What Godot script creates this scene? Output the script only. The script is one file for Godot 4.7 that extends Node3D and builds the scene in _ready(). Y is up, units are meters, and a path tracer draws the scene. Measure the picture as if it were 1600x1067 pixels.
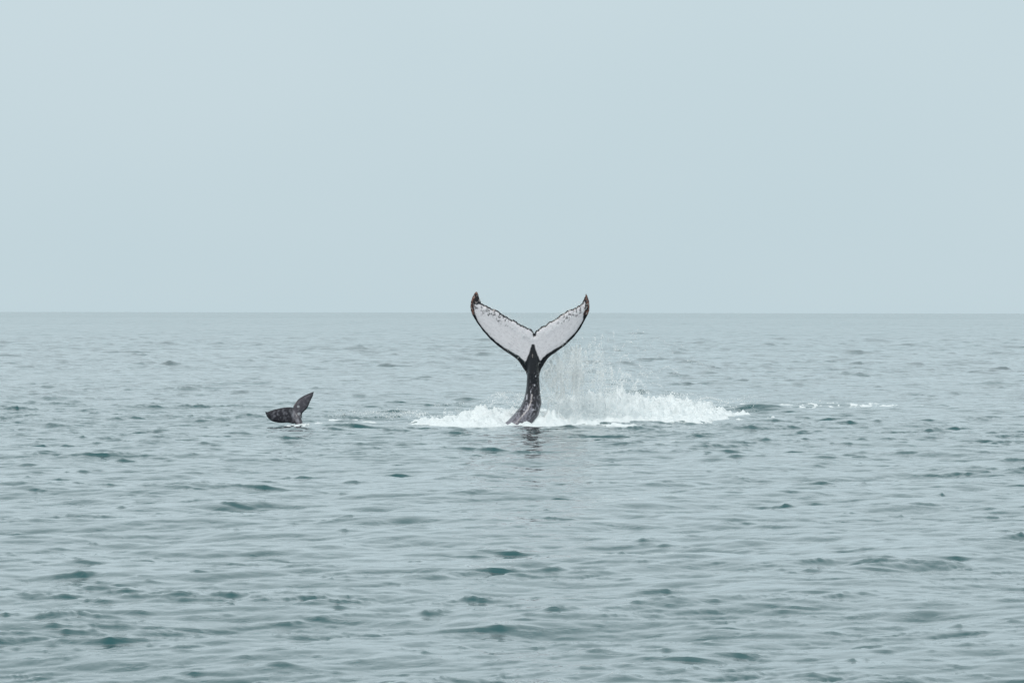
extends Node3D
# Two whales lift their tail flukes out of a choppy grey-green sea under an even overcast sky.
# The camera stands 4.04 m above the water, looking along -Z; the whales are about 92 m away.

const EYE := 4.04                       # eye height above the mean sea level
const TILE := 512                       # samples along one side of the wave tile
const TILE_LENGTH := 36.0               # metres along one side of the wave tile
const WAVE_RMS := 0.045                 # rms height of the wave tile
const CHOP := 1.15                      # sideways pull that sharpens the crests
var tile := PackedVector3Array()        # (sideways x, height, sideways z) of the wave tile
var gusts := FastNoiseLite.new()
var wavelets: Array[Vector4] = []       # steep little crests: x, distance, half width, height
var crest_turns: Array[Vector4] = []    # cosine and sine of their turn, their bend and lopsidedness


func _ready() -> void:
	# --- camera, sky, sun, exposure
	var camera := Camera3D.new()
	camera.name = "camera"
	camera.keep_aspect = Camera3D.KEEP_HEIGHT
	camera.fov = 15.193
	camera.near = 0.5
	camera.far = 20000.0
	camera.position = Vector3(0, EYE, 0)
	camera.rotation = Vector3(deg_to_rad(-0.667), 0, 0.0017)
	camera.current = true
	add_child(camera)

	var sky_material := ProceduralSkyMaterial.new()
	sky_material.sky_horizon_color = Color8(192, 211, 218)
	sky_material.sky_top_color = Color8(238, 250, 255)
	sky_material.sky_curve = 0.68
	sky_material.ground_horizon_color = Color8(192, 211, 218)
	sky_material.ground_curve = 0.15
	sky_material.ground_bottom_color = Color8(192, 211, 218)
	sky_material.sun_angle_max = 1.0
	sky_material.sun_curve = 0.01
	sky_material.sky_cover = thin_cloud()
	var sky := Sky.new()
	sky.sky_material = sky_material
	var environment := Environment.new()
	environment.background_mode = Environment.BG_SKY
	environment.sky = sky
	environment.tonemap_mode = Environment.TONE_MAPPER_LINEAR
	environment.tonemap_exposure = 1.0
	environment.sdfgi_enabled = true
	environment.ssao_enabled = true
	environment.ssil_enabled = true
	var around := WorldEnvironment.new()
	around.name = "air"
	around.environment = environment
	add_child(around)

	var sun := DirectionalLight3D.new()
	sun.name = "sun"
	sun.light_color = Color(1.0, 0.99, 0.975)
	sun.light_energy = 0.44
	sun.light_angular_distance = 24.0
	sun.shadow_enabled = true
	sun.rotation = Vector3(deg_to_rad(-40), deg_to_rad(-22), 0)
	add_child(sun)

	# --- the sea
	var t0 := Time.get_ticks_msec()
	gusts.seed = 11
	gusts.frequency = 0.021
	gusts.fractal_octaves = 3
	make_wave_tile()
	print("tile ", Time.get_ticks_msec() - t0)
	wavelets = steep_crests()
	more_crests()
	make_sea()
	print("sea ", Time.get_ticks_msec() - t0)

	# --- the whales
	big_whale()
	calf()
	print("whales ", Time.get_ticks_msec() - t0)

	# --- foam and spray
	make_foam()
	make_spray()
	print("foam ", Time.get_ticks_msec() - t0)


# ---------------------------------------------------------------- helpers

func tag(o: Node, label: String, category := "", kind := "", group := "") -> void:
	if label:
		o.set_meta("label", label)
	if category:
		o.set_meta("category", category)
	if kind:
		o.set_meta("kind", kind)
	if group:
		o.set_meta("group", group)


func mesh_object(called: String, points: PackedVector3Array, normals: PackedVector3Array, colors: PackedColorArray, index: PackedInt32Array, m: Material, parent: Node = self) -> MeshInstance3D:
	var arrays := []
	arrays.resize(Mesh.ARRAY_MAX)
	arrays[Mesh.ARRAY_VERTEX] = points
	arrays[Mesh.ARRAY_NORMAL] = normals
	if colors.size():
		arrays[Mesh.ARRAY_COLOR] = colors
	arrays[Mesh.ARRAY_INDEX] = index
	var mesh := ArrayMesh.new()
	mesh.add_surface_from_arrays(Mesh.PRIMITIVE_TRIANGLES, arrays)
	mesh.surface_set_material(0, m)
	var o := MeshInstance3D.new()
	o.name = called
	o.mesh = mesh
	parent.add_child(o, true)
	return o


func thin_cloud() -> ImageTexture:
	# barely visible unevenness of the overcast, the same all round
	var noise := FastNoiseLite.new()
	noise.seed = 2
	noise.frequency = 4.0
	noise.fractal_octaves = 4
	var image := Image.create(1024, 512, false, Image.FORMAT_RGBAF)
	for j in 512:
		var up := PI * (0.5 - (j + 0.5) / 512.0)
		for i in 1024:
			var round_ := TAU * (i + 0.5) / 1024.0
			var n := noise.get_noise_3d(cos(round_) * cos(up), sin(up) * 2.0, sin(round_) * cos(up))
			image.set_pixel(i, j, Color(0.016, 0.011, 0.010, clampf(0.5 + 1.1 * n, 0.0, 1.0)))
	return ImageTexture.create_from_image(image)


# ---------------------------------------------------------------- waves

func fft_lines(re: PackedFloat32Array, im: PackedFloat32Array, along_rows: bool) -> void:
	# inverse transform of every row (or column) of a TILE x TILE field, in place
	var n := TILE
	var bits := 9
	var turned := PackedInt32Array()
	turned.resize(n)
	for i in n:
		var r := 0
		for b in bits:
			if i & (1 << b):
				r |= 1 << (bits - 1 - b)
		turned[i] = r
	var cosines := PackedFloat32Array()
	var sines := PackedFloat32Array()
	for i in n / 2:
		cosines.append(cos(TAU * i / n))
		sines.append(sin(TAU * i / n))
	var a := PackedFloat32Array()
	var b2 := PackedFloat32Array()
	a.resize(n)
	b2.resize(n)
	var stride := 1 if along_rows else n
	var step_line := n if along_rows else 1
	for line in n:
		var start := line * step_line
		for i in n:
			var from := start + turned[i] * stride
			a[i] = re[from]
			b2[i] = im[from]
		var half := 1
		while half < n:
			var jump := n / (2 * half)
			for k in half:
				var c := cosines[k * jump]
				var s := sines[k * jump]
				var p := k
				while p < n:
					var q := p + half
					var x := a[q] * c - b2[q] * s
					var y := a[q] * s + b2[q] * c
					a[q] = a[p] - x
					b2[q] = b2[p] - y
					a[p] += x
					b2[p] += y
					p += 2 * half
			half *= 2
		for i in n:
			re[start + i * stride] = a[i]
			im[start + i * stride] = b2[i]


func make_wave_tile() -> void:
	# a wind sea from a directional spectrum, with the sideways displacement of its crests
	var n := TILE
	var rng := RandomNumberGenerator.new()
	rng.seed = 20
	var h_re := PackedFloat32Array()
	var h_im := PackedFloat32Array()
	h_re.resize(n * n)
	h_im.resize(n * n)
	var wind := Vector2(0.34, 1.0).normalized()          # travels towards the camera and to the right
	var size := 3.9 * 3.9 / 9.81
	for j in n:
		var kz := TAU / TILE_LENGTH * (j if j < n / 2 else j - n)
		for i in n:
			var kx := TAU / TILE_LENGTH * (i if i < n / 2 else i - n)
			var g1 := rng.randfn()
			var g2 := rng.randfn()
			var k := sqrt(kx * kx + kz * kz)
			if k < 1e-5:
				continue
			var facing := (kx * wind.x + kz * wind.y) / k
			var spread := 0.05 + pow(facing, 4.0) if facing > 0.0 else 0.03 + 0.22 * pow(facing, 4.0)
			var p := exp(-1.0 / pow(k * size, 2.0)) / pow(k, 3.45) * spread * exp(-pow(k * 0.045, 2.0))
			var amount := sqrt(p)
			h_re[j * n + i] = g1 * amount
			h_im[j * n + i] = g2 * amount
	# make the height real, and pack height + i * sideways x; sideways z + i * 0
	var a_re := PackedFloat32Array()
	var a_im := PackedFloat32Array()
	var c_re := PackedFloat32Array()
	var c_im := PackedFloat32Array()
	a_re.resize(n * n)
	a_im.resize(n * n)
	c_re.resize(n * n)
	c_im.resize(n * n)
	for j in n:
		var kz := TAU / TILE_LENGTH * (j if j < n / 2 else j - n)
		var j2 := (n - j) % n
		for i in n:
			var kx := TAU / TILE_LENGTH * (i if i < n / 2 else i - n)
			var k := sqrt(kx * kx + kz * kz)
			if k < 1e-5 or i == n / 2 or j == n / 2:
				continue
			var at := j * n + i
			var other := j2 * n + (n - i) % n
			var re := h_re[at] + h_re[other]
			var im := h_im[at] - h_im[other]
			# -i k/|k| h
			var dx_re := im * kx / k
			var dx_im := -re * kx / k
			a_re[at] = re - dx_im
			a_im[at] = im + dx_re
			c_re[at] = im * kz / k
			c_im[at] = -re * kz / k
	fft_lines(a_re, a_im, true)
	fft_lines(a_re, a_im, false)
	fft_lines(c_re, c_im, true)
	fft_lines(c_re, c_im, false)
	var total := 0.0
	for v in a_re:
		total += v * v
	var s := WAVE_RMS / sqrt(total / (n * n))
	tile.resize(n * n)
	for i in n * n:
		tile[i] = Vector3(a_im[i] * s, a_re[i] * s, c_re[i] * s)


func wave(u: float, v: float) -> Vector3:
	# the tile's displacement at u, v samples, between the samples
	var fu := floorf(u)
	var fv := floorf(v)
	var i := int(fu) & 511
	var j := (int(fv) & 511) << 9
	var i2 := (i + 1) & 511
	var j2 := (j + 512) & 262143
	u -= fu
	v -= fv
	return tile[j + i].lerp(tile[j + i2], u).lerp(tile[j2 + i].lerp(tile[j2 + i2], u), v)


func sea_point(x: float, z: float) -> Vector3:
	# where the point of the flat sea at x, z goes: long waves, then shorter ones at two angles, strongest on the crests
	var gust := clampf(1.0 + 1.1 * gusts.get_noise_2d(x, z * 0.8), 0.45, 1.8)
	var s := TILE / TILE_LENGTH
	var a := wave(x * s, z * s)
	var b := wave((x * 0.980 + z * 0.199) * s * 1.35 + 71.0, (-x * 0.199 + z * 0.980) * s * 2.83 + 33.0)
	var c := wave((x * 0.955 - z * 0.296) * s * 2.6 + 11.0, (x * 0.296 + z * 0.955) * s * 6.37 + 93.0)
	var crest := smoothstep(0.01, 0.10, a.y)
	var kb := 0.30 * (0.22 + 0.75 * crest) * gust
	var kc := 0.13 * (0.55 + 1.5 * smoothstep(0.0, 0.10, b.y) * (0.6 + 0.6 * crest)) * gust
	if z < -140.0:
		kc *= 140.0 / -z
	var dx := a.x + (b.x * 0.980 - b.z * 0.199) * kb * 1.2 + (c.x * 0.955 + c.z * 0.296) * kc
	var dz := a.z + (b.x * 0.199 + b.z * 0.980) * kb * 1.2 + (-c.x * 0.296 + c.z * 0.955) * kc
	var peak := maxf(b.y, 0.0)
	var peak2 := maxf(c.y, 0.0)
	# sharp little crest lines that break up the tops of the short waves
	var line := maxf(0.0, 1.0 - absf(c.y - 0.01) / 0.05)
	var ridge := 0.034 * line * sqrt(line) * gust * (0.12 + (0.4 + 0.5 * crest) * smoothstep(0.0, 0.09, b.y))
	if z < -140.0:
		ridge *= 140.0 / -z
	return Vector3(x + dx * CHOP, a.y + (b.y * 0.6 + 10.0 * peak * peak) * kb + (c.y * 0.6 + 8.0 * peak2 * peak2) * kc + ridge, z + dz * CHOP + ridge * 0.8)


func crest_shape(k: int, x: float, z: float) -> Vector3:
	# a short steep crest: a long gentle back, a steep hollow face towards the camera's side, ends that run out thin
	var w := wavelets[k]
	var t := crest_turns[k]
	var u := x - w.x
	var v := z + w.y
	var along := (u * t.x - v * t.y) / (w.z * 1.45)
	if absf(along) > 3.2:
		return Vector3.ZERO
	var across := u * t.y + v * t.x + w.w * (t.z * absf(along) + t.w * along * along * 0.4)
	across += w.w * 1.2 * gusts.get_noise_2d(along * 18.0 + k * 37.0, 5.0)
	var lift := w.w * (1.0 + 0.5 * gusts.get_noise_2d(along * 24.0 - k * 53.0, 9.0)) * exp(-1.5 * pow(absf(along), 1.4) * (1.0 + 0.5 * signf(along * t.w)))
	if across > 0.0:
		var q := across / (w.w * 2.0)
		if q > 1.0:
			return Vector3.ZERO
		lift *= pow(1.0 - q, 2.4)
	else:
		var r := across / (w.w * 5.0)
		lift *= exp(-r * r)
	return Vector3(0, lift, lift * 0.45)


func more_crests() -> void:
	# companions beside the larger crests, and many small ones all over, thicker where the gusts are
	var rng := RandomNumberGenerator.new()
	rng.seed = 5
	var large := wavelets.size()
	for k in large:
		var w := wavelets[k]
		wavelets[k] = Vector4(w.x, w.y, w.z, w.w * 0.62)
		for c in 1 + rng.randi() % 3:
			var beside := rng.randf_range(0.9, 2.6) * (1.0 if rng.randf() < 0.5 else -1.0)
			wavelets.append(Vector4(w.x + beside * w.z, w.y + rng.randf_range(-5.0, 5.0) * w.w, w.z * rng.randf_range(0.5, 0.9), w.w * rng.randf_range(0.18, 0.42)))
	var made := 0
	while made < 1900:
		var d := 26.0 * pow(15.0, rng.randf())
		var x := rng.randf_range(-0.24, 0.24) * d
		if gusts.get_noise_2d(x, -d * 0.8) * 1.6 + rng.randf() < 0.45:
			continue
		var size := (0.009 + 0.014 * rng.randf()) * pow(d / 30.0, 0.78) * (1.0 + 1.3 * pow(rng.randf(), 5.0))
		wavelets.append(Vector4(x, d, size * rng.randf_range(4.0, 9.0), size))
		made += 1
	for k in wavelets.size():
		var turn := rng.randfn() * 0.22
		crest_turns.append(Vector4(cos(turn), sin(turn), rng.randf_range(0.2, 1.3), rng.randf_range(-1.0, 1.0)))


func swell(x: float, z: float) -> Vector3:
	# the one bigger swell running out of the splash
	var u := (x - 10.3) / 1.9
	var v := z + 104.5
	v += 0.5 * absf(u)
	var lift := 0.34 / (1.0 + u * u * 1.3)
	lift *= exp(-pow(v / 0.75, 2.0)) if v > 0.0 else exp(-pow(v / 2.6, 2.0))
	return Vector3(0, lift, lift * 0.5)


func make_sea() -> void:
	# rows of points at growing distances, columns fanning out from the camera's foot
	var rows := PackedFloat32Array()
	var d := 9.0
	while d < 24.0:
		rows.append(d)
		d += 0.16
	while d < 112.0:
		rows.append(d)
		d += 0.06 + 0.055 * (d - 24.0) / 88.0
	while d < 8000.0:
		rows.append(d)
		d += 0.25 * pow(d / 112.0, 1.7)
	rows.append(9500.0)
	var fan := PackedFloat32Array()
	var side := [1.9, 1.2, 0.8, 0.6, 0.48, 0.41, 0.36, 0.33, 0.305, 0.29, 0.28]
	for f in side:
		fan.append(-f)
	for i in 801:
		fan.append(lerpf(-0.272, 0.272, i / 800.0))
	side.reverse()
	for f in side:
		fan.append(f)
	var n := fan.size()
	var m := rows.size()
	print("sea rows ", m, " columns ", n)
	var points := PackedVector3Array()
	points.resize(n * m)
	var at := 0
	for j in m:
		var z := -rows[j]
		for i in n:
			var x := fan[i] * rows[j]
			points[at] = sea_point(x, z)
			if absf(x - 10.3) < 9.0 and absf(z + 104.5) < 8.0:
				points[at] += swell(x, z)
			at += 1
	for k in wavelets.size():
		var w := wavelets[k]
		var reach_z := w.w * 12.0 + w.z * 1.2
		var reach_x := w.z * 4.8 + w.w * 2.0
		for j in range(rows.bsearch(w.y - reach_z), mini(rows.bsearch(w.y + reach_z), m)):
			for i in range(fan.bsearch((w.x - reach_x) / rows[j]), mini(fan.bsearch((w.x + reach_x) / rows[j]), n)):
				points[j * n + i] += crest_shape(k, fan[i] * rows[j], -rows[j])
	var normals := PackedVector3Array()
	normals.resize(n * m)
	for j in m:
		var up := maxi(j - 1, 0) * n
		var down := mini(j + 1, m - 1) * n
		var row := j * n
		for i in n:
			var along := points[row + mini(i + 1, n - 1)] - points[row + maxi(i - 1, 0)]
			normals[row + i] = along.cross(points[down + i] - points[up + i]).normalized()
	# one surface per belt of distance: with distance the waves grow finer than the mesh, and its relief takes over
	var ripples := ripple_map()
	var mesh := ArrayMesh.new()
	var belt_start := 0
	# [farthest metres, ripple strength, metres across one ripple tile, roughness]
	var belts := [[48.0, 0.6, 1.7, 0.04], [75.0, 0.75, 2.9, 0.045], [115.0, 1.05, 5.1, 0.055], [170.0, 1.2, 9.3, 0.08], [260.0, 1.6, 14.9, 0.10], [420.0, 2.1, 24.7, 0.13], [750.0, 2.7, 45.1, 0.16], [1500.0, 3.2, 88.3, 0.18], [1e9, 3.6, 220.0, 0.20]]
	for belt in belts:
		var belt_end := belt_start
		while belt_end < m - 1 and rows[belt_end] < belt[0]:
			belt_end += 1
		var index := PackedInt32Array()
		index.resize((n - 1) * (belt_end - belt_start) * 6)
		at = 0
		for j in belt_end - belt_start:
			for i in n - 1:
				var p := j * n + i
				index[at] = p
				index[at + 1] = p + n
				index[at + 2] = p + 1
				index[at + 3] = p + 1
				index[at + 4] = p + n
				index[at + 5] = p + n + 1
				at += 6
		var arrays := []
		arrays.resize(Mesh.ARRAY_MAX)
		arrays[Mesh.ARRAY_VERTEX] = points.slice(belt_start * n, (belt_end + 1) * n)
		arrays[Mesh.ARRAY_NORMAL] = normals.slice(belt_start * n, (belt_end + 1) * n)
		arrays[Mesh.ARRAY_INDEX] = index
		mesh.add_surface_from_arrays(Mesh.PRIMITIVE_TRIANGLES, arrays)
		var water := StandardMaterial3D.new()
		water.resource_name = "sea water"
		water.albedo_color = Color(0.003, 0.088, 0.093).linear_to_srgb()
		water.metallic = 1.0
		water.roughness = belt[3]
		water.metallic_specular = 0.32
		water.clearcoat_enabled = true
		water.clearcoat = 1.0
		water.clearcoat_roughness = belt[3]
		water.normal_enabled = true
		water.normal_texture = ripples
		water.normal_scale = belt[1]
		water.uv1_triplanar = true
		water.uv1_world_triplanar = true
		water.uv1_scale = Vector3.ONE / belt[2]
		mesh.surface_set_material(mesh.get_surface_count() - 1, water)
		belt_start = belt_end
	var o := MeshInstance3D.new()
	o.name = "sea_water"
	o.mesh = mesh
	add_child(o)
	tag(o, "choppy grey-green sea reaching to the horizon", "sea", "structure")


func ripple_map() -> ImageTexture:
	# the wave tile once more, small, as the ripples on the waves
	var n := TILE
	var image := Image.create(n, n, false, Image.FORMAT_RGB8)
	var data := PackedByteArray()
	data.resize(n * n * 3)
	var scale := 0.92 * n / (2.0 * TILE_LENGTH)
	var heights := PackedFloat32Array()
	for v in tile:
		heights.append(v.y * 0.5 + 26.0 * maxf(v.y, 0.0) * maxf(v.y, 0.0))
	for j in n:
		var up := ((j + n - 1) % n) * n
		var down := ((j + 1) % n) * n
		for i in n:
			var sx := (heights[j * n + (i + 1) % n] - heights[j * n + (i + n - 1) % n]) * scale
			var sz := (heights[down + i] - heights[up + i]) * scale
			var v := Vector3(-sx, sz, 1.0).normalized()
			var p := (j * n + i) * 3
			data[p] = int(127.5 + 127.5 * v.x)
			data[p + 1] = int(127.5 + 127.5 * v.y)
			data[p + 2] = int(127.5 + 127.5 * v.z)
	image.set_data(n, n, false, Image.FORMAT_RGB8, data)
	return ImageTexture.create_from_image(image)


# ---------------------------------------------------------------- whales

func segment_distance(p: Vector2, a: Vector2, b: Vector2) -> float:
	var ab := b - a
	var t := clampf((p - a).dot(ab) / maxf(ab.length_squared(), 1e-9), 0.0, 1.0)
	return p.distance_to(a + ab * t)


func smooth_line(points: PackedVector2Array) -> PackedVector2Array:
	# a rounder line through the points
	var out := PackedVector2Array()
	for i in points.size() - 1:
		var p0 := points[maxi(i - 1, 0)]
		var p3 := points[mini(i + 2, points.size() - 1)]
		for k in 3:
			out.append(points[i].cubic_interpolate(points[i + 1], p0, p3, k / 3.0))
	out.append(points[-1])
	return out


func whale_body(leading: PackedVector2Array, trailing: PackedVector2Array, spine: Array[Vector4], squash: float, half_thick: float, taper: float, sheet: Callable, blend: float, cell: float, paint: Callable) -> Array:
	# One skin for flukes and tail stock. The flukes are a lens between the leading and the trailing edge lying on a bent sheet,
	# the stock a chain of tapered capsules (x, y, z, radius), joined by a smooth minimum and meshed with surface nets.
	var outline := leading.duplicate()
	for i in trailing.size():
		outline.append(trailing[trailing.size() - 1 - i])
	var low := Vector3(1e9, 1e9, 1e9)
	var high := -low
	for p in outline:
		var z: float = sheet.call(p)
		low = low.min(Vector3(p.x, p.y, z - half_thick))
		high = high.max(Vector3(p.x, p.y, z + half_thick))
	for s in spine:
		low = low.min(Vector3(s.x - s.w, s.y - s.w, s.z - s.w / squash))
		high = high.max(Vector3(s.x + s.w, s.y + s.w, s.z + s.w / squash))
	low -= Vector3.ONE * cell * 4.0
	high += Vector3.ONE * cell * 4.0
	var nx := int((high.x - low.x) / cell) + 1
	var ny := int((high.y - low.y) / cell) + 1
	var nz := int((high.z - low.z) / cell) + 1
	var field := PackedFloat32Array()
	field.resize(nx * ny * nz)
	field.fill(1.0)
	var used := PackedByteArray()
	used.resize(nx * ny)
	for j in ny:
		for i in nx:
			var p := Vector2(low.x + i * cell, low.y + j * cell)
			var edge := 1e9
			for k in outline.size():
				edge = minf(edge, segment_distance(p, outline[k], outline[(k + 1) % outline.size()]))
			var inside := Geometry2D.is_point_in_polygon(p, outline)
			var near := edge < 0.22 or inside
			if not near:
				for k in spine.size() - 1:
					var s := spine[k]
					var e := spine[k + 1]
					if segment_distance(p, Vector2(s.x, s.y), Vector2(e.x, e.y)) < maxf(s.w, e.w) + 0.1:
						near = true
						break
			if not near:
				continue
			used[j * nx + i] = 1
			var middle: float = sheet.call(p)
			var thick := half_thick * (1.0 - exp(-edge / taper)) + 0.010 if inside else 0.010 - edge
			for k in nz:
				var q := Vector3(p.x, p.y, low.z + k * cell)
				var f := absf(q.z - middle) - thick
				if not inside:
					f = maxf(f, edge - 0.010)
				f = clampf(f, -1.0, 1.0)
				var g := 1e9
				var q2 := Vector3(q.x, q.y, q.z * squash)
				for c in spine.size() - 1:
					var s := spine[c]
					var e := spine[c + 1]
					var a := Vector3(s.x, s.y, s.z * squash)
					var ab := Vector3(e.x, e.y, e.z * squash) - a
					var t := clampf((q2 - a).dot(ab) / ab.length_squared(), 0.0, 1.0)
					g = minf(g, q2.distance_to(a + ab * t) - lerpf(s.w, e.w, t))
				var mixed := clampf(0.5 + 0.5 * (g - f) / blend, 0.0, 1.0)
				field[(j * nx + i) * nz + k] = lerpf(g, f, mixed) - blend * mixed * (1.0 - mixed)
	# surface nets
	var points := PackedVector3Array()
	var normals := PackedVector3Array()
	var colors := PackedColorArray()
	var index := PackedInt32Array()
	var vertex := PackedInt32Array()
	vertex.resize(nx * ny * nz)
	vertex.fill(-1)
	var sx := nz
	var sy := nx * nz
	var corner := PackedInt32Array([0, 1, sx, sx + 1, sy, sy + 1, sy + sx, sy + sx + 1])
	var place := [Vector3(0, 0, 0), Vector3(0, 0, 1), Vector3(1, 0, 0), Vector3(1, 0, 1), Vector3(0, 1, 0), Vector3(0, 1, 1), Vector3(1, 1, 0), Vector3(1, 1, 1)]
	var edges := [[0, 1], [0, 2], [0, 4], [1, 3], [1, 5], [2, 3], [2, 6], [3, 7], [4, 5], [4, 6], [5, 7], [6, 7]]
	for j in ny - 1:
		for i in nx - 1:
			if not (used[j * nx + i] and used[j * nx + i + 1] and used[(j + 1) * nx + i] and used[(j + 1) * nx + i + 1]):
				continue
			for k in nz - 1:
				var base := (j * nx + i) * nz + k
				var minus := 0
				for c in 8:
					if field[base + corner[c]] < 0.0:
						minus += 1
				if minus == 0 or minus == 8:
					continue
				var sum := Vector3.ZERO
				var count := 0
				for e in edges:
					var fa := field[base + corner[e[0]]]
					var fb := field[base + corner[e[1]]]
					if (fa < 0.0) != (fb < 0.0):
						sum += (place[e[0]] as Vector3).lerp(place[e[1]], fa / (fa - fb))
						count += 1
				var gradient := Vector3.ZERO
				for c in 8:
					gradient += ((place[c] as Vector3) - Vector3(0.5, 0.5, 0.5)) * field[base + corner[c]]
				vertex[base] = points.size()
				var at := low + (Vector3(i, j, k) + sum / count) * cell
				var normal := gradient.normalized()
				points.append(at)
				normals.append(normal)
				colors.append(paint.call(at, normal))
	for j in range(1, ny - 1):
		for i in range(1, nx - 1):
			if not used[j * nx + i]:
				continue
			for k in range(1, nz - 1):
				var base := (j * nx + i) * nz + k
				var here := field[base] < 0.0
				for axis in 3:
					var next: int = base + [sx, sy, 1][axis]
					if (field[next] < 0.0) == here:
						continue
					var u: int = [sy, 1, sx][axis]
					var v: int = [1, sx, sy][axis]
					var a := vertex[base - u - v]
					var b := vertex[base - v]
					var c := vertex[base]
					var d := vertex[base - u]
					if a < 0 or b < 0 or c < 0 or d < 0:
						continue
					if here:
						index.append_array([a, c, b, a, d, c])
					else:
						index.append_array([a, b, c, a, c, d])
	return [points, normals, colors, index]


func skin_material() -> StandardMaterial3D:
	var skin := StandardMaterial3D.new()
	skin.resource_name = "wet skin"
	skin.vertex_color_use_as_albedo = true
	skin.roughness = 0.19
	skin.metallic_specular = 0.45
	return skin


func big(x: float, y: float) -> Vector2:
	# metres from the middle of the big whale's tail at the water line
	return Vector2((x - 533.5) * 0.005592, (964.4 - y) * 0.005592)


func line_of(numbers: Array, to_metres: Callable) -> PackedVector2Array:
	var out := PackedVector2Array()
	for i in numbers.size() / 2:
		out.append(to_metres.call(numbers[2 * i], numbers[2 * i + 1]))
	return out


func line_distance(p: Vector2, line: PackedVector2Array) -> float:
	var d := 1e9
	for i in line.size() - 1:
		d = minf(d, segment_distance(p, line[i], line[i + 1]))
	return d


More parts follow.
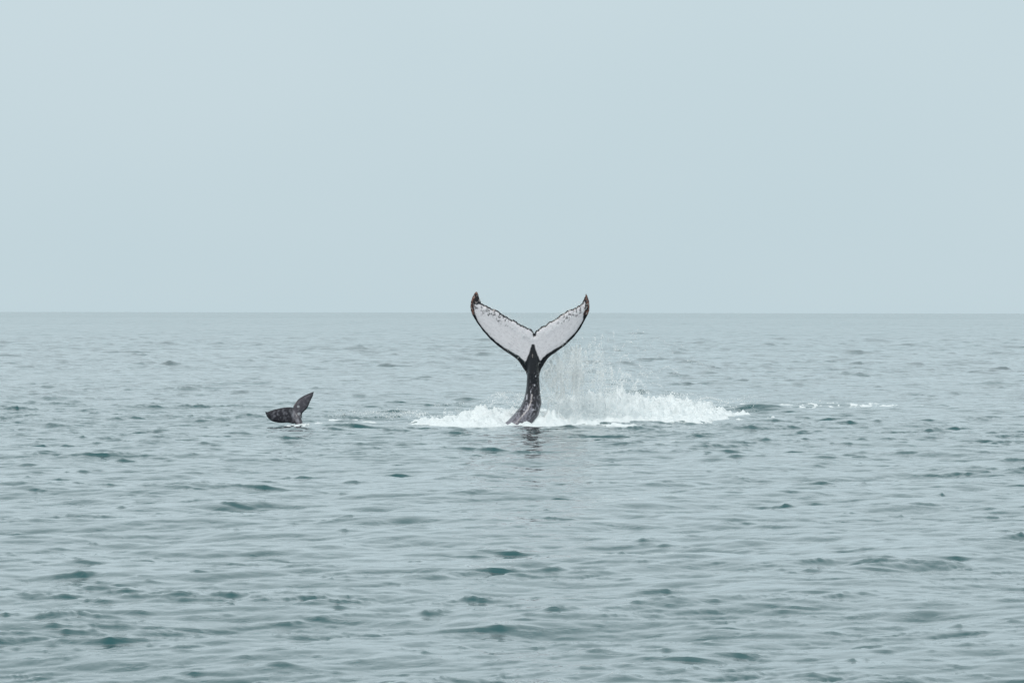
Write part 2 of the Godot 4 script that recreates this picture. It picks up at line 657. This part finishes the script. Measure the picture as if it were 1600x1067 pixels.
func big_whale() -> void:
	var left_lead := smooth_line(line_of([178, 113, 158, 143, 145, 183, 143, 217, 155, 262, 185, 312, 225, 367, 280, 427, 340, 477, 400, 517, 440, 547, 465, 577, 487, 610, 508, 640], big))
	var right_lead := smooth_line(line_of([582, 640, 600, 604, 622, 568, 650, 532, 690, 502, 740, 466, 790, 421, 830, 376, 860, 330, 886, 280, 904, 240, 908, 200, 901, 160, 885, 123], big))
	var leading := left_lead.duplicate()
	leading.append_array(right_lead)
	var trailing := smooth_line(line_of([178, 113, 192, 128, 198, 152, 212, 183, 245, 205, 282, 221, 320, 238, 355, 262, 390, 284, 420, 296, 450, 314, 480, 332, 510, 343, 535, 358, 549, 372, 553, 392, 557, 374, 572, 358, 600, 339, 625, 326, 650, 309, 700, 279, 730, 257, 760, 239, 800, 221, 835, 207, 860, 184, 875, 155, 885, 123], big))
	trailing.remove_at(0)
	trailing.remove_at(trailing.size() - 1)
	for i in trailing.size():
		trailing[i] += Vector2(0.0, 0.03 * sin(i * 2.1) * sin(i * 0.9 + 1.0))
	var lead_all := leading
	var spine: Array[Vector4] = []
	for s in [[544, 478, 9, 0.0], [545, 540, 27, 0.02], [546, 640, 39, 0.0], [546, 705, 42, -0.02], [545, 770, 49, -0.02], [541, 826, 60, 0.0], [522, 880, 64, 0.06], [482, 926, 62, 0.14], [428, 985, 64, 0.25], [350, 1055, 72, 0.4]]:
		var p := big(s[0], s[1])
		spine.append(Vector4(p.x, p.y, s[3], s[2] * 0.005592))
	var sheet := func(p: Vector2) -> float: return -0.05 * p.x * p.x + 0.06 * (p.y - 2.0)
	var blotch := FastNoiseLite.new()
	blotch.seed = 3
	blotch.frequency = 5.5
	blotch.fractal_octaves = 3
	var speck := FastNoiseLite.new()
	speck.seed = 9
	speck.frequency = 9.0
	speck.fractal_octaves = 2
	var dark := Color(0.010, 0.009, 0.012)
	var paint := func(at: Vector3, normal: Vector3) -> Color:
		var p := Vector2(at.x, at.y)
		var n := blotch.get_noise_2d(at.x, at.y + 3.0 * at.z)
		var s := speck.get_noise_3d(at.x * 1.2, at.y * 0.75, at.z)
		var root := big(545, 455).y
		if at.y < big(545, 625).y:
			# tail stock: black above, scarred and greyer towards the water, painted water sheen lowest
			var down := clampf((big(545, 690).y - at.y) / 1.1, 0.0, 1.0)
			var c := dark.lerp(Color(0.045, 0.043, 0.052), down * 0.9)
			var scar := clampf((s + n * 0.5 - 0.34 + 0.36 * down) * 5.0, 0.0, 1.0)
			c = c.lerp(Color(0.27, 0.26, 0.30), scar * (0.35 + 0.45 * down))
			for mark in [[506, 790, 0.035, 0.11], [512, 846, 0.03, 0.06], [556, 712, 0.03, 0.035], [548, 868, 0.06, 0.025], [488, 868, 0.055, 0.02], [562, 655, 0.02, 0.03], [530, 752, 0.02, 0.05]]:
				var off_mark := p - big(mark[0], mark[1])
				var inside := 1.0 - Vector2(off_mark.x / mark[2], off_mark.y / mark[3]).length() + 0.5 * n
				c = c.lerp(Color(0.52, 0.51, 0.56), clampf(inside * 2.5, 0.0, 0.85))
			var low := clampf((big(545, 880).y - at.y) / 0.25, 0.0, 1.0)  # pale water sheen of the lowest stretch, put into the skin colour
			return c.lerp(Color(0.23, 0.22, 0.255), low * (0.5 + 0.4 * n))
		if normal.z < -0.15:
			return dark.lerp(Color(0.05, 0.047, 0.055), clampf(s * 2.0, 0.0, 1.0))
		var to_lead := line_distance(p, lead_all)
		var to_trail := line_distance(p, trailing)
		var off := absf(p.x - big(545, 0).x)
		# the dark leading edge, broad at the root and narrow half way out
		var band := 0.045 + 0.19 * exp(-off / 0.6)
		var tip_top := big(0, 196).y if p.x < 0.0 else big(0, 176).y
		if p.x < 0.0:
			band += 0.07 * clampf((at.y - big(0, 300).y) / 0.4, 0.0, 1.0)
		else:
			band += 0.10 * clampf((at.y - big(0, 295).y) / 0.25, 0.0, 1.0)
		var white := clampf((to_lead - band - 0.02 * n) / 0.025, 0.0, 1.0)
		white = minf(white, clampf((to_trail - 0.045 - 0.02 * n) / 0.02, 0.0, 1.0))
		white = minf(white, clampf((tip_top - at.y - 0.06 * n) / 0.03, 0.0, 1.0))
		# the dark wedge of the stock running up between the lobes
		var up := clampf((at.y - big(0, 560).y) / (root - big(0, 560).y), 0.0, 1.2)
		white = minf(white, clampf((off - lerpf(0.26, 0.035, pow(up, 0.8)) - 0.02 * n) / 0.03, 0.0, 1.0) if up < 1.04 else 1.0)
		# mottling inside the trailing edge, over the outer two thirds
		var belt := exp(-pow((to_trail - 0.17) / 0.12, 2.0)) * clampf((off - 0.75) / 0.4, 0.0, 1.0) * (1.0 if p.x < 0.0 else 0.75)
		var spots := clampf((s + 0.7 * n - 0.40 + 0.50 * belt) * 7.0, 0.0, 1.0) * clampf(belt * 2.2, 0.0, 1.0)
		var pale := Color(0.80, 0.765, 0.80) * (1.0 + 0.10 * n)
		var scratch := blotch.get_noise_2d(at.x * 0.9 + at.y * 0.7, (at.y - at.x * signf(at.x) * 0.6) * 6.0 + 20.0)
		pale = pale.lerp(Color(0.45, 0.42, 0.45), clampf((scratch - 0.36) * 5.0, 0.0, 0.7))
		pale = pale.lerp(Color(0.10, 0.09, 0.10), spots * 0.85)
		var skin := dark
		# worn brown-red patches with growth at the tips
		if at.y > big(0, 262).y:
			skin = skin.lerp(Color(0.19, 0.085, 0.06), clampf(s * 4.0 + 0.5, 0.0, 0.9) * clampf((0.16 - to_lead) / 0.1, 0.0, 1.0))
			skin = skin.lerp(Color(0.55, 0.48, 0.46), clampf((n - 0.28) * 8.0, 0.0, 0.8))
		return skin.lerp(pale, white)
	var made := whale_body(leading, trailing, spine, 0.72, 0.085, 0.11, sheet, 0.10, 0.022, paint)
	var o := mesh_object("humpback_whale", made[0], made[1], made[2], made[3], skin_material())
	o.position = Vector3(0.69, 0, -91.8)
	tag(o, "big whale's raised tail flukes with white undersides and dark edges, in the splash", "whale")
	# crusts of barnacles on the two tips
	var crust := StandardMaterial3D.new()
	crust.resource_name = "barnacle crust"
	crust.vertex_color_use_as_albedo = true
	crust.roughness = 0.85
	for tip in [[158, 146, 147, 186, 146, 225, 12], [885, 130, 897, 158, 902, 190, 8]]:
		var st := SurfaceTool.new()
		st.begin(Mesh.PRIMITIVE_TRIANGLES)
		var rng := RandomNumberGenerator.new()
		rng.seed = tip[0]
		var ball := SphereMesh.new()
		ball.radial_segments = 8
		ball.rings = 4
		ball.radius = 1.0
		ball.height = 2.0
		var arrays := ball.get_mesh_arrays()
		for k in tip[6]:
			var t := rng.randf()
			var a := big(tip[0], tip[1]).lerp(big(tip[2], tip[3]), minf(t * 2.0, 1.0)).lerp(big(tip[4], tip[5]), maxf(t * 2.0 - 1.0, 0.0))
			a.x += rng.randf_range(0.01, 0.07) * (1.0 if tip[0] < 500 else -1.0)
			var r := rng.randf_range(0.016, 0.032)
			var shade := Color(0.24, 0.11, 0.085).lerp(Color(0.50, 0.43, 0.40), rng.randf() * rng.randf())
			var middle := Vector3(a.x, a.y, sheet.call(a) + 0.045)
			for v in arrays[Mesh.ARRAY_INDEX]:
				st.set_color(shade)
				st.set_normal(arrays[Mesh.ARRAY_NORMAL][v])
				st.add_vertex(middle + arrays[Mesh.ARRAY_VERTEX][v] * r * Vector3(1, 1, 0.7))
		var b := MeshInstance3D.new()
		b.name = "barnacles"
		b.mesh = st.commit()
		b.mesh.surface_set_material(0, crust)
		b.set_meta("kind", "stuff")
		o.add_child(b, true)


func small(x: float, y: float) -> Vector2:
	# metres from the calf's tail at the water line
	return Vector2((x - 680.0) * 0.00227, (762.0 - y) * 0.00227)


func calf() -> void:
	var leading := smooth_line(line_of([168, 522, 184, 572, 212, 622, 268, 668, 340, 690, 420, 699, 500, 695, 545, 704, 590, 716, 632, 690], small))
	leading.append_array(smooth_line(line_of([716, 625, 722, 562, 752, 524, 790, 488, 815, 440, 835, 390, 856, 340, 880, 290, 897, 222], small)))
	var trailing := smooth_line(line_of([168, 522, 200, 532, 232, 518, 300, 495, 380, 476, 460, 461, 540, 459, 578, 468, 590, 476, 592, 452, 602, 430, 640, 370, 690, 320, 760, 278, 840, 242, 897, 222], small))
	trailing.remove_at(0)
	trailing.remove_at(trailing.size() - 1)
	var spine: Array[Vector4] = []
	for s in [[620, 540, 26, 0.0], [655, 620, 50, 0.0], [677, 690, 56, 0.0], [684, 770, 64, 0.0], [690, 900, 80, 0.02], [700, 1060, 110, 0.05]]:
		var p := small(s[0], s[1])
		spine.append(Vector4(p.x, p.y, s[3], s[2] * 0.00227))
	var sheet := func(p: Vector2) -> float: return -0.5 * (p.x + 0.15) - 0.10 * (p.x + 0.15) * (p.x + 0.15)
	var blotch := FastNoiseLite.new()
	blotch.seed = 8
	blotch.frequency = 6.0
	blotch.fractal_octaves = 3
	var paint := func(at: Vector3, normal: Vector3) -> Color:
		var p := Vector2(at.x, at.y)
		var n := blotch.get_noise_3d(at.x, at.y, at.z)
		var rim := minf(line_distance(p, leading), line_distance(p, trailing))
		var c := Color(0.028, 0.026, 0.033).lerp(Color(0.17, 0.16, 0.185), clampf(0.15 + n * 2.2, 0.0, 1.0) * clampf(rim / 0.10, 0.1, 1.0))
		if at.x > small(590, 0).x:
			c = c.lerp(Color(0.17, 0.15, 0.17), 0.45 * clampf(rim / 0.06, 0.0, 1.0))
		# pale grey stock between the lobes, with two light scars
		var stock := clampf((0.10 - line_distance(p, PackedVector2Array([small(560, 520), small(640, 620), small(675, 740)]))) / 0.05, 0.0, 1.0)
		c = c.lerp(Color(0.30, 0.29, 0.32), stock * (0.6 + n))
		if p.distance_to(small(680, 560)) < 0.05 or p.distance_to(small(668, 450)) < 0.045:
			c = c.lerp(Color(0.5, 0.49, 0.52), 0.8)
		if at.y < small(0, 735).y:
			c = c.lerp(Color(0.03, 0.045, 0.055), 0.8)
		return c
	var made := whale_body(leading, trailing, spine, 0.8, 0.05, 0.06, sheet, 0.05, 0.014, paint)
	var o := mesh_object("humpback_whale", made[0], made[1], made[2], made[3], skin_material())
	o.name = "humpback_whale_001"
	o.position = Vector3(-7.56, -0.05, -90.8)
	tag(o, "small dark whale tail, twisted sideways, low on the open water beside the big one", "whale")


# ---------------------------------------------------------------- foam and spray

func sea_with_crests(x: float, z: float, list: PackedInt32Array) -> Vector3:
	var p := sea_point(x, z) + swell(x, z)
	for k in list:
		if absf(wavelets[k].x - x) < 2.0 and absf(wavelets[k].y + z) < 2.0:
			p += crest_shape(k, x, z)
	return p


func foam_sheet(called: String, label: String, x0: float, x1: float, d0: float, d1: float, cell_x: float, cell_z: float, thick: Callable, m: Material) -> void:
	# a sheet on the water wherever thick(x, d) is above nought, dipping under the water at its rim
	var list := PackedInt32Array()
	for k in wavelets.size():
		var w := wavelets[k]
		if w.x > x0 - 4.0 and w.x < x1 + 4.0 and w.y > d0 - 4.0 and w.y < d1 + 4.0:
			list.append(k)
	var nx := int((x1 - x0) / cell_x) + 1
	var nz := int((d1 - d0) / cell_z) + 1
	var height := PackedFloat32Array()
	height.resize(nx * nz)
	for j in nz:
		for i in nx:
			height[j * nx + i] = thick.call(x0 + i * cell_x, d0 + j * cell_z)
	var id := PackedInt32Array()
	id.resize(nx * nz)
	id.fill(-1)
	var points := PackedVector3Array()
	var flat := PackedVector3Array()
	flat.resize(nx * nz)
	var index := PackedInt32Array()
	for j in nz - 1:
		for i in nx - 1:
			var q := [j * nx + i, j * nx + i + 1, (j + 1) * nx + i, (j + 1) * nx + i + 1]
			if maxf(maxf(height[q[0]], height[q[1]]), maxf(height[q[2]], height[q[3]])) <= 0.0:
				continue
			for k in q:
				if id[k] < 0:
					id[k] = points.size()
					var x: float = x0 + (k % nx) * cell_x
					var d: float = d0 + (k / nx) * cell_z
					var p := sea_with_crests(x, -d, list)
					p.y += height[k] if height[k] > 0.0 else -0.05
					points.append(p)
			index.append_array([id[q[0]], id[q[2]], id[q[1]], id[q[1]], id[q[2]], id[q[3]]])
	var normals := PackedVector3Array()
	normals.resize(points.size())
	for t in index.size() / 3:
		var a := index[3 * t]
		var b := index[3 * t + 1]
		var c := index[3 * t + 2]
		var n := (points[c] - points[a]).cross(points[b] - points[a])
		normals[a] += n
		normals[b] += n
		normals[c] += n
	for k in normals.size():
		normals[k] = normals[k].normalized()
	if points.size() == 0:
		return
	var o := mesh_object(called, points, normals, PackedColorArray(), index, m)
	tag(o, label, "foam", "stuff")


func ellipse(x: float, d: float, cx: float, cd: float, rx: float, rd: float) -> float:
	return 1.0 - pow((x - cx) / rx, 2.0) - pow((d - cd) / rd, 2.0)


func mound(x: float, d: float, cx: float, cd: float, rx: float, rd: float, high: float) -> float:
	return high * exp(-pow((x - cx) / rx, 2.0) - pow((d - cd) / rd, 2.0))


func foam_material() -> StandardMaterial3D:
	var foam := StandardMaterial3D.new()
	foam.resource_name = "sea foam"
	foam.albedo_color = Color(0.80, 0.84, 0.845).linear_to_srgb()
	foam.roughness = 0.7
	foam.metallic_specular = 0.3
	return foam


func make_foam() -> void:
	var m := foam_material()
	var patch := FastNoiseLite.new()
	patch.seed = 21
	patch.frequency = 0.45
	patch.fractal_octaves = 5
	patch.fractal_gain = 0.6
	var lump := FastNoiseLite.new()
	lump.seed = 4
	lump.frequency = 1.3
	lump.fractal_type = FastNoiseLite.FRACTAL_FBM
	lump.fractal_octaves = 4
	lump.fractal_gain = 0.6
	var main_foam := func(x: float, d: float) -> float:
		var n := patch.get_noise_2d(x * 0.8, d * 0.8)
		var e := maxf(ellipse(x, d, -0.6, 91.9, 3.1, 2.4), maxf(ellipse(x, d, 3.2, 97.5, 4.6, 7.4), ellipse(x, d, 5.6, 100.5, 3.4, 4.2)))
		if e < -1.0:
			return 0.0
		var v := minf(e, 0.65) + n * (1.0 + 0.16 * clampf(x - 2.5, 0.0, 6.0))
		if v < 0.10:
			return 0.0
		var edge := clampf((v - 0.10) * 2.0, 0.0, 1.0)
		var l := lump.get_noise_2d(x * 1.3, d * 0.9)
		var high := mound(x, d, 1.75, 91.6, 0.75, 0.8, 0.50) + mound(x, d, 2.7, 95.5, 1.3, 1.8, 0.55) + mound(x, d, 4.3, 98.0, 1.7, 2.0, 0.62) + mound(x, d, 6.6, 101.5, 1.8, 2.5, 0.35) + mound(x, d, -1.4, 93.2, 1.4, 0.9, 0.22) + mound(x, d, -0.1, 94.2, 1.2, 1.0, 0.35)
		return edge * (0.05 + high * (1.0 + 0.8 * l) + maxf(0.0, l + 0.15) * 0.24)
	foam_sheet("splash_foam", "white churned foam heaped round the big whale's tail", -4.6, 12.0, 89.0, 112.0, 0.045, 0.075, main_foam, m)
	var trail_foam := func(x: float, d: float) -> float:
		var n := patch.get_noise_2d(x * 3.2 + 40.0, d * 1.2)
		var e := ellipse(x, d, 13.2, 110.0, 5.4, 3.2)
		var v := minf(e, 0.4) + n * 1.5
		return clampf((v - 0.68) * 2.0, 0.0, 1.0) * 0.035 if e > -0.6 else 0.0
	foam_sheet("foam_streak", "thin broken foam trailing right from the main splash", 7.5, 19.0, 105.0, 115.0, 0.05, 0.09, trail_foam, m)
	var wake_foam := func(x: float, d: float) -> float:
		var n := patch.get_noise_2d(x * 1.6 - 40.0, d * 1.6)
		var e := ellipse(x, d, -5.6, 93.0, 1.7, 2.0)
		var v := minf(e, 0.4) + n * 1.5
		return clampf((v - 0.8) * 1.5, 0.0, 1.0) * 0.05 if e > -0.6 else 0.0
	calf_foam(m)
	foam_sheet("foam_streak_001", "faint lacy foam between the small tail and the main splash", -8.0, -3.0, 90.0, 96.0, 0.04, 0.07, wake_foam, m)


func calf_foam(m: Material) -> void:
	# a rim of white where the calf's tail breaks the surface
	var fleck := FastNoiseLite.new()
	fleck.seed = 14
	fleck.frequency = 3.0
	fleck.fractal_octaves = 3
	var thick := func(x: float, d: float) -> float:
		var e := ellipse(x, d, -7.52, 90.55, 0.42, 0.55)
		var v := minf(e, 0.4) + fleck.get_noise_2d(x * 1.6, d) * 1.1
		return clampf(v - 0.25, 0.0, 1.0) * 0.06 if e > -0.6 else 0.0
	foam_sheet("foam_ring", "thin rim of foam where the small dark tail leaves the water", -8.4, -6.6, 89.4, 91.6, 0.02, 0.04, thick, m)


func make_spray() -> void:
	# drops thrown up round the big tail, in strands along the paths that they fly
	var rng := RandomNumberGenerator.new()
	rng.seed = 77
	var drops := PackedVector3Array()
	var sizes := PackedFloat32Array()
	# [foot x, foot z, spread x, spread z, strands, drops each, top height, sway, drop size]
	for s in [
		[1.95, -92.2, 0.40, 0.6, 80, 200, 2.6, 0.40, 0.008],
		[2.40, -92.4, 0.10, 0.2, 26, 300, 2.75, 0.09, 0.009],
		[1.65, -92.4, 0.20, 0.3, 34, 240, 2.3, 0.2, 0.008],
		[3.75, -93.0, 0.35, 0.9, 55, 130, 1.9, 0.4, 0.009],
		[2.6, -92.6, 0.85, 1.0, 80, 110, 3.2, 0.6, 0.008],
		[2.6, -94.0, 1.2, 0.8, 120, 120, 0.95, 0.5, 0.010],
		[5.2, -98.0, 1.4, 1.5, 90, 80, 0.6, 0.5, 0.010],
		[-1.6, -92.2, 1.4, 0.6, 60, 60, 0.35, 0.4, 0.009],
	]:
		for strand in s[4]:
			var foot := Vector3(s[0] + rng.randfn() * s[2], 0.1, s[1] + rng.randfn() * s[3])
			var top: float = s[6] * (0.35 + 0.65 * sqrt(rng.randf()))
			var lean := Vector3((foot.x - s[0]) * 0.5 + rng.randfn() * s[7], 0, rng.randfn() * s[7] * 0.6)
			var from := rng.randf() * 0.5
			var width := 0.008 + 0.05 * rng.randf() * rng.randf()
			for k in s[5]:
				var t := from + (1.0 - from) * rng.randf() * 1.25
				var y := top * (1.0 - (t - 0.8) * (t - 0.8) * 1.56)
				var p := foot + lean * t + Vector3(rng.randfn() * width, y + rng.randfn() * width * 2.0, rng.randfn() * width)
				if p.y > -0.1:
					drops.append(p)
					sizes.append(s[8] * (0.35 + 1.2 * pow(rng.randf(), 2.0) + (1.6 if rng.randf() < 0.02 else 0.0)))
	# water still running off the trailing edges
	for k in 3500:
		var x := rng.randf_range(-1.9, 1.95)
		var edge := 2.95 + absf(x) * 0.62
		drops.append(Vector3(0.75 + x, edge + absf(rng.randfn()) * 0.22, -91.8 - 0.05 * x * x + rng.randfn() * 0.25))
		sizes.append(rng.randf_range(0.004, 0.012))
	var drop := SphereMesh.new()
	drop.radial_segments = 6
	drop.rings = 3
	drop.radius = 1.0
	drop.height = 2.0
	var m := StandardMaterial3D.new()
	m.resource_name = "spray"
	m.albedo_color = Color(0.97, 0.985, 0.985).linear_to_srgb()
	m.roughness = 0.3
	drop.material = m
	var many := MultiMesh.new()
	many.transform_format = MultiMesh.TRANSFORM_3D
	many.mesh = drop
	many.instance_count = drops.size()
	for i in drops.size():
		many.set_instance_transform(i, Transform3D(Basis.from_scale(Vector3.ONE * sizes[i]), drops[i]))
	print("drops ", drops.size())
	var o := MultiMeshInstance3D.new()
	o.name = "water_spray"
	o.multimesh = many
	tag(o, "fine white spray flung up beside the big whale's tail", "spray", "stuff")
	add_child(o)


func steep_crests() -> Array[Vector4]:
	var list: Array[Vector4] = [
	Vector4(-16.90, 87.59, 0.13, 0.109), Vector4(-14.04, 76.95, 0.21, 0.154), Vector4(-13.24, 75.87, 0.23, 0.114), Vector4(-13.64, 81.41, 0.10, 0.102), Vector4(-13.00, 71.03, 0.21, 0.089), Vector4(-11.53, 71.50, 0.32, 0.107),
	Vector4(-10.51, 68.91, 0.29, 0.121), Vector4(-10.81, 64.51, 0.21, 0.113), Vector4(-11.70, 61.68, 0.08, 0.062), Vector4(-11.47, 78.83, 0.30, 0.158), Vector4(-11.81, 78.07, 0.14, 0.117), Vector4(-10.59, 77.69, 0.27, 0.078),
	Vector4(-9.71, 69.96, 0.23, 0.105), Vector4(-9.12, 68.33, 0.07, 0.051), Vector4(-11.38, 92.87, 0.14, 0.093), Vector4(-10.61, 57.10, 0.09, 0.057), Vector4(-10.05, 56.60, 0.07, 0.042), Vector4(-7.95, 52.38, 0.13, 0.065),
	Vector4(-8.78, 49.19, 0.10, 0.061), Vector4(-7.24, 44.40, 0.08, 0.044), Vector4(-6.13, 50.90, 0.08, 0.038), Vector4(-5.19, 46.64, 0.10, 0.058), Vector4(-7.30, 60.19, 0.15, 0.045), Vector4(-7.65, 55.63, 0.21, 0.042),
	Vector4(-5.83, 83.30, 0.31, 0.125), Vector4(-5.17, 62.27, 0.22, 0.109), Vector4(-6.20, 63.87, 0.13, 0.064), Vector4(-2.99, 63.62, 0.11, 0.064), Vector4(-0.88, 64.13, 0.18, 0.064), Vector4(-0.55, 73.96, 0.74, 0.166),
	Vector4(-5.43, 72.47, 0.13, 0.072), Vector4(-3.35, 72.14, 0.14, 0.072), Vector4(-3.89, 74.81, 0.09, 0.075), Vector4(-0.91, 56.21, 0.11, 0.042), Vector4(-1.20, 51.96, 0.16, 0.052), Vector4(-3.15, 49.42, 0.25, 0.074),
	Vector4(-4.15, 48.67, 0.07, 0.049), Vector4(-3.37, 47.53, 0.08, 0.048), Vector4(-3.06, 46.77, 0.09, 0.058), Vector4(0.05, 43.44, 0.33, 0.109), Vector4(-0.53, 43.97, 0.10, 0.033), Vector4(2.34, 45.01, 0.17, 0.113),
	Vector4(2.67, 44.46, 0.17, 0.056), Vector4(3.19, 46.37, 0.14, 0.058), Vector4(3.13, 47.60, 0.10, 0.036), Vector4(2.73, 49.65, 0.07, 0.037), Vector4(2.72, 69.21, 0.07, 0.052), Vector4(3.81, 74.30, 0.09, 0.056),
	Vector4(3.02, 63.62, 0.24, 0.064), Vector4(3.56, 60.07, 0.15, 0.060), Vector4(3.71, 58.13, 0.09, 0.058), Vector4(0.97, 55.15, 0.28, 0.110), Vector4(0.72, 52.05, 0.09, 0.065), Vector4(0.58, 51.63, 0.13, 0.052),
	Vector4(1.95, 59.85, 0.45, 0.060), Vector4(5.45, 71.50, 0.13, 0.072), Vector4(5.57, 61.92, 0.06, 0.062), Vector4(4.43, 49.27, 0.15, 0.049), Vector4(5.04, 87.59, 0.15, 0.066), Vector4(3.57, 85.96, 0.15, 0.086),
	Vector4(1.12, 49.72, 0.25, 0.050), Vector4(9.65, 85.05, 0.28, 0.128), Vector4(10.98, 80.60, 0.14, 0.101), Vector4(12.39, 81.00, 0.12, 0.061), Vector4(7.30, 60.19, 0.23, 0.075), Vector4(6.97, 60.87, 0.04, 0.046),
	Vector4(5.73, 53.33, 0.29, 0.133), Vector4(7.46, 55.25, 0.25, 0.069), Vector4(9.27, 61.21, 0.08, 0.061), Vector4(9.85, 61.10, 0.17, 0.046), Vector4(11.17, 64.00, 0.10, 0.048), Vector4(9.57, 56.90, 0.07, 0.085),
	Vector4(7.71, 50.98, 0.11, 0.051), Vector4(7.93, 50.74, 0.05, 0.038), Vector4(6.80, 51.30, 0.09, 0.051), Vector4(6.02, 49.65, 0.11, 0.062), Vector4(13.58, 86.88, 0.22, 0.087), Vector4(17.85, 96.48, 0.34, 0.072),
	Vector4(-8.41, 42.47, 0.16, 0.053), Vector4(-6.00, 41.22, 0.26, 0.082), Vector4(-4.85, 39.18, 0.16, 0.069), Vector4(-5.52, 37.32, 0.06, 0.056), Vector4(-5.45, 38.11, 0.10, 0.038), Vector4(-4.60, 40.86, 0.08, 0.051),
	Vector4(-4.77, 40.15, 0.20, 0.050), Vector4(-6.22, 34.31, 0.19, 0.034), Vector4(-6.40, 34.13, 0.05, 0.043), Vector4(-5.84, 35.28, 0.06, 0.035), Vector4(-4.94, 31.38, 0.29, 0.094), Vector4(-4.07, 32.55, 0.41, 0.057),
	Vector4(-3.79, 33.67, 0.08, 0.034), Vector4(-5.80, 32.32, 0.10, 0.048), Vector4(-5.93, 30.81, 0.10, 0.054), Vector4(-5.59, 30.61, 0.04, 0.031), Vector4(-6.47, 32.42, 0.06, 0.041), Vector4(-2.51, 33.46, 0.12, 0.084),
	Vector4(-2.23, 34.24, 0.15, 0.034), Vector4(-2.91, 33.22, 0.18, 0.042), Vector4(-1.12, 34.02, 0.09, 0.068), Vector4(-1.38, 37.89, 0.10, 0.047), Vector4(-1.51, 41.60, 0.06, 0.052), Vector4(-2.81, 38.52, 0.06, 0.048),
	Vector4(-0.21, 28.28, 0.14, 0.049), Vector4(-3.21, 38.94, 0.08, 0.039), Vector4(0.47, 41.54, 0.11, 0.042), Vector4(0.90, 39.80, 0.07, 0.060), Vector4(0.43, 35.91, 0.20, 0.054), Vector4(0.58, 34.20, 0.21, 0.077),
	Vector4(1.87, 41.97, 0.13, 0.063), Vector4(2.72, 42.53, 0.12, 0.043), Vector4(0.93, 28.50, 0.09, 0.043), Vector4(1.33, 28.70, 0.09, 0.043), Vector4(1.14, 28.48, 0.05, 0.036), Vector4(2.00, 28.60, 0.07, 0.029),
	Vector4(2.01, 31.84, 0.06, 0.040), Vector4(4.55, 39.18, 0.20, 0.088), Vector4(5.11, 39.71, 0.07, 0.040), Vector4(4.19, 31.91, 0.15, 0.040), Vector4(5.88, 32.29, 0.12, 0.040), Vector4(3.97, 29.41, 0.07, 0.051),
	Vector4(3.56, 29.71, 0.19, 0.045), Vector4(5.75, 38.61, 0.08, 0.029), Vector4(4.48, 30.93, 0.15, 0.023), Vector4(-34.80, 235.91, 0.41, 0.295), Vector4(-30.44, 221.37, 0.50, 0.221), Vector4(-20.97, 204.56, 0.36, 0.205),
	Vector4(13.77, 180.56, 0.36, 0.316), Vector4(23.42, 468.41, 1.17, 0.586), Vector4(-25.46, 131.92, 0.23, 0.165),
	]
	return list
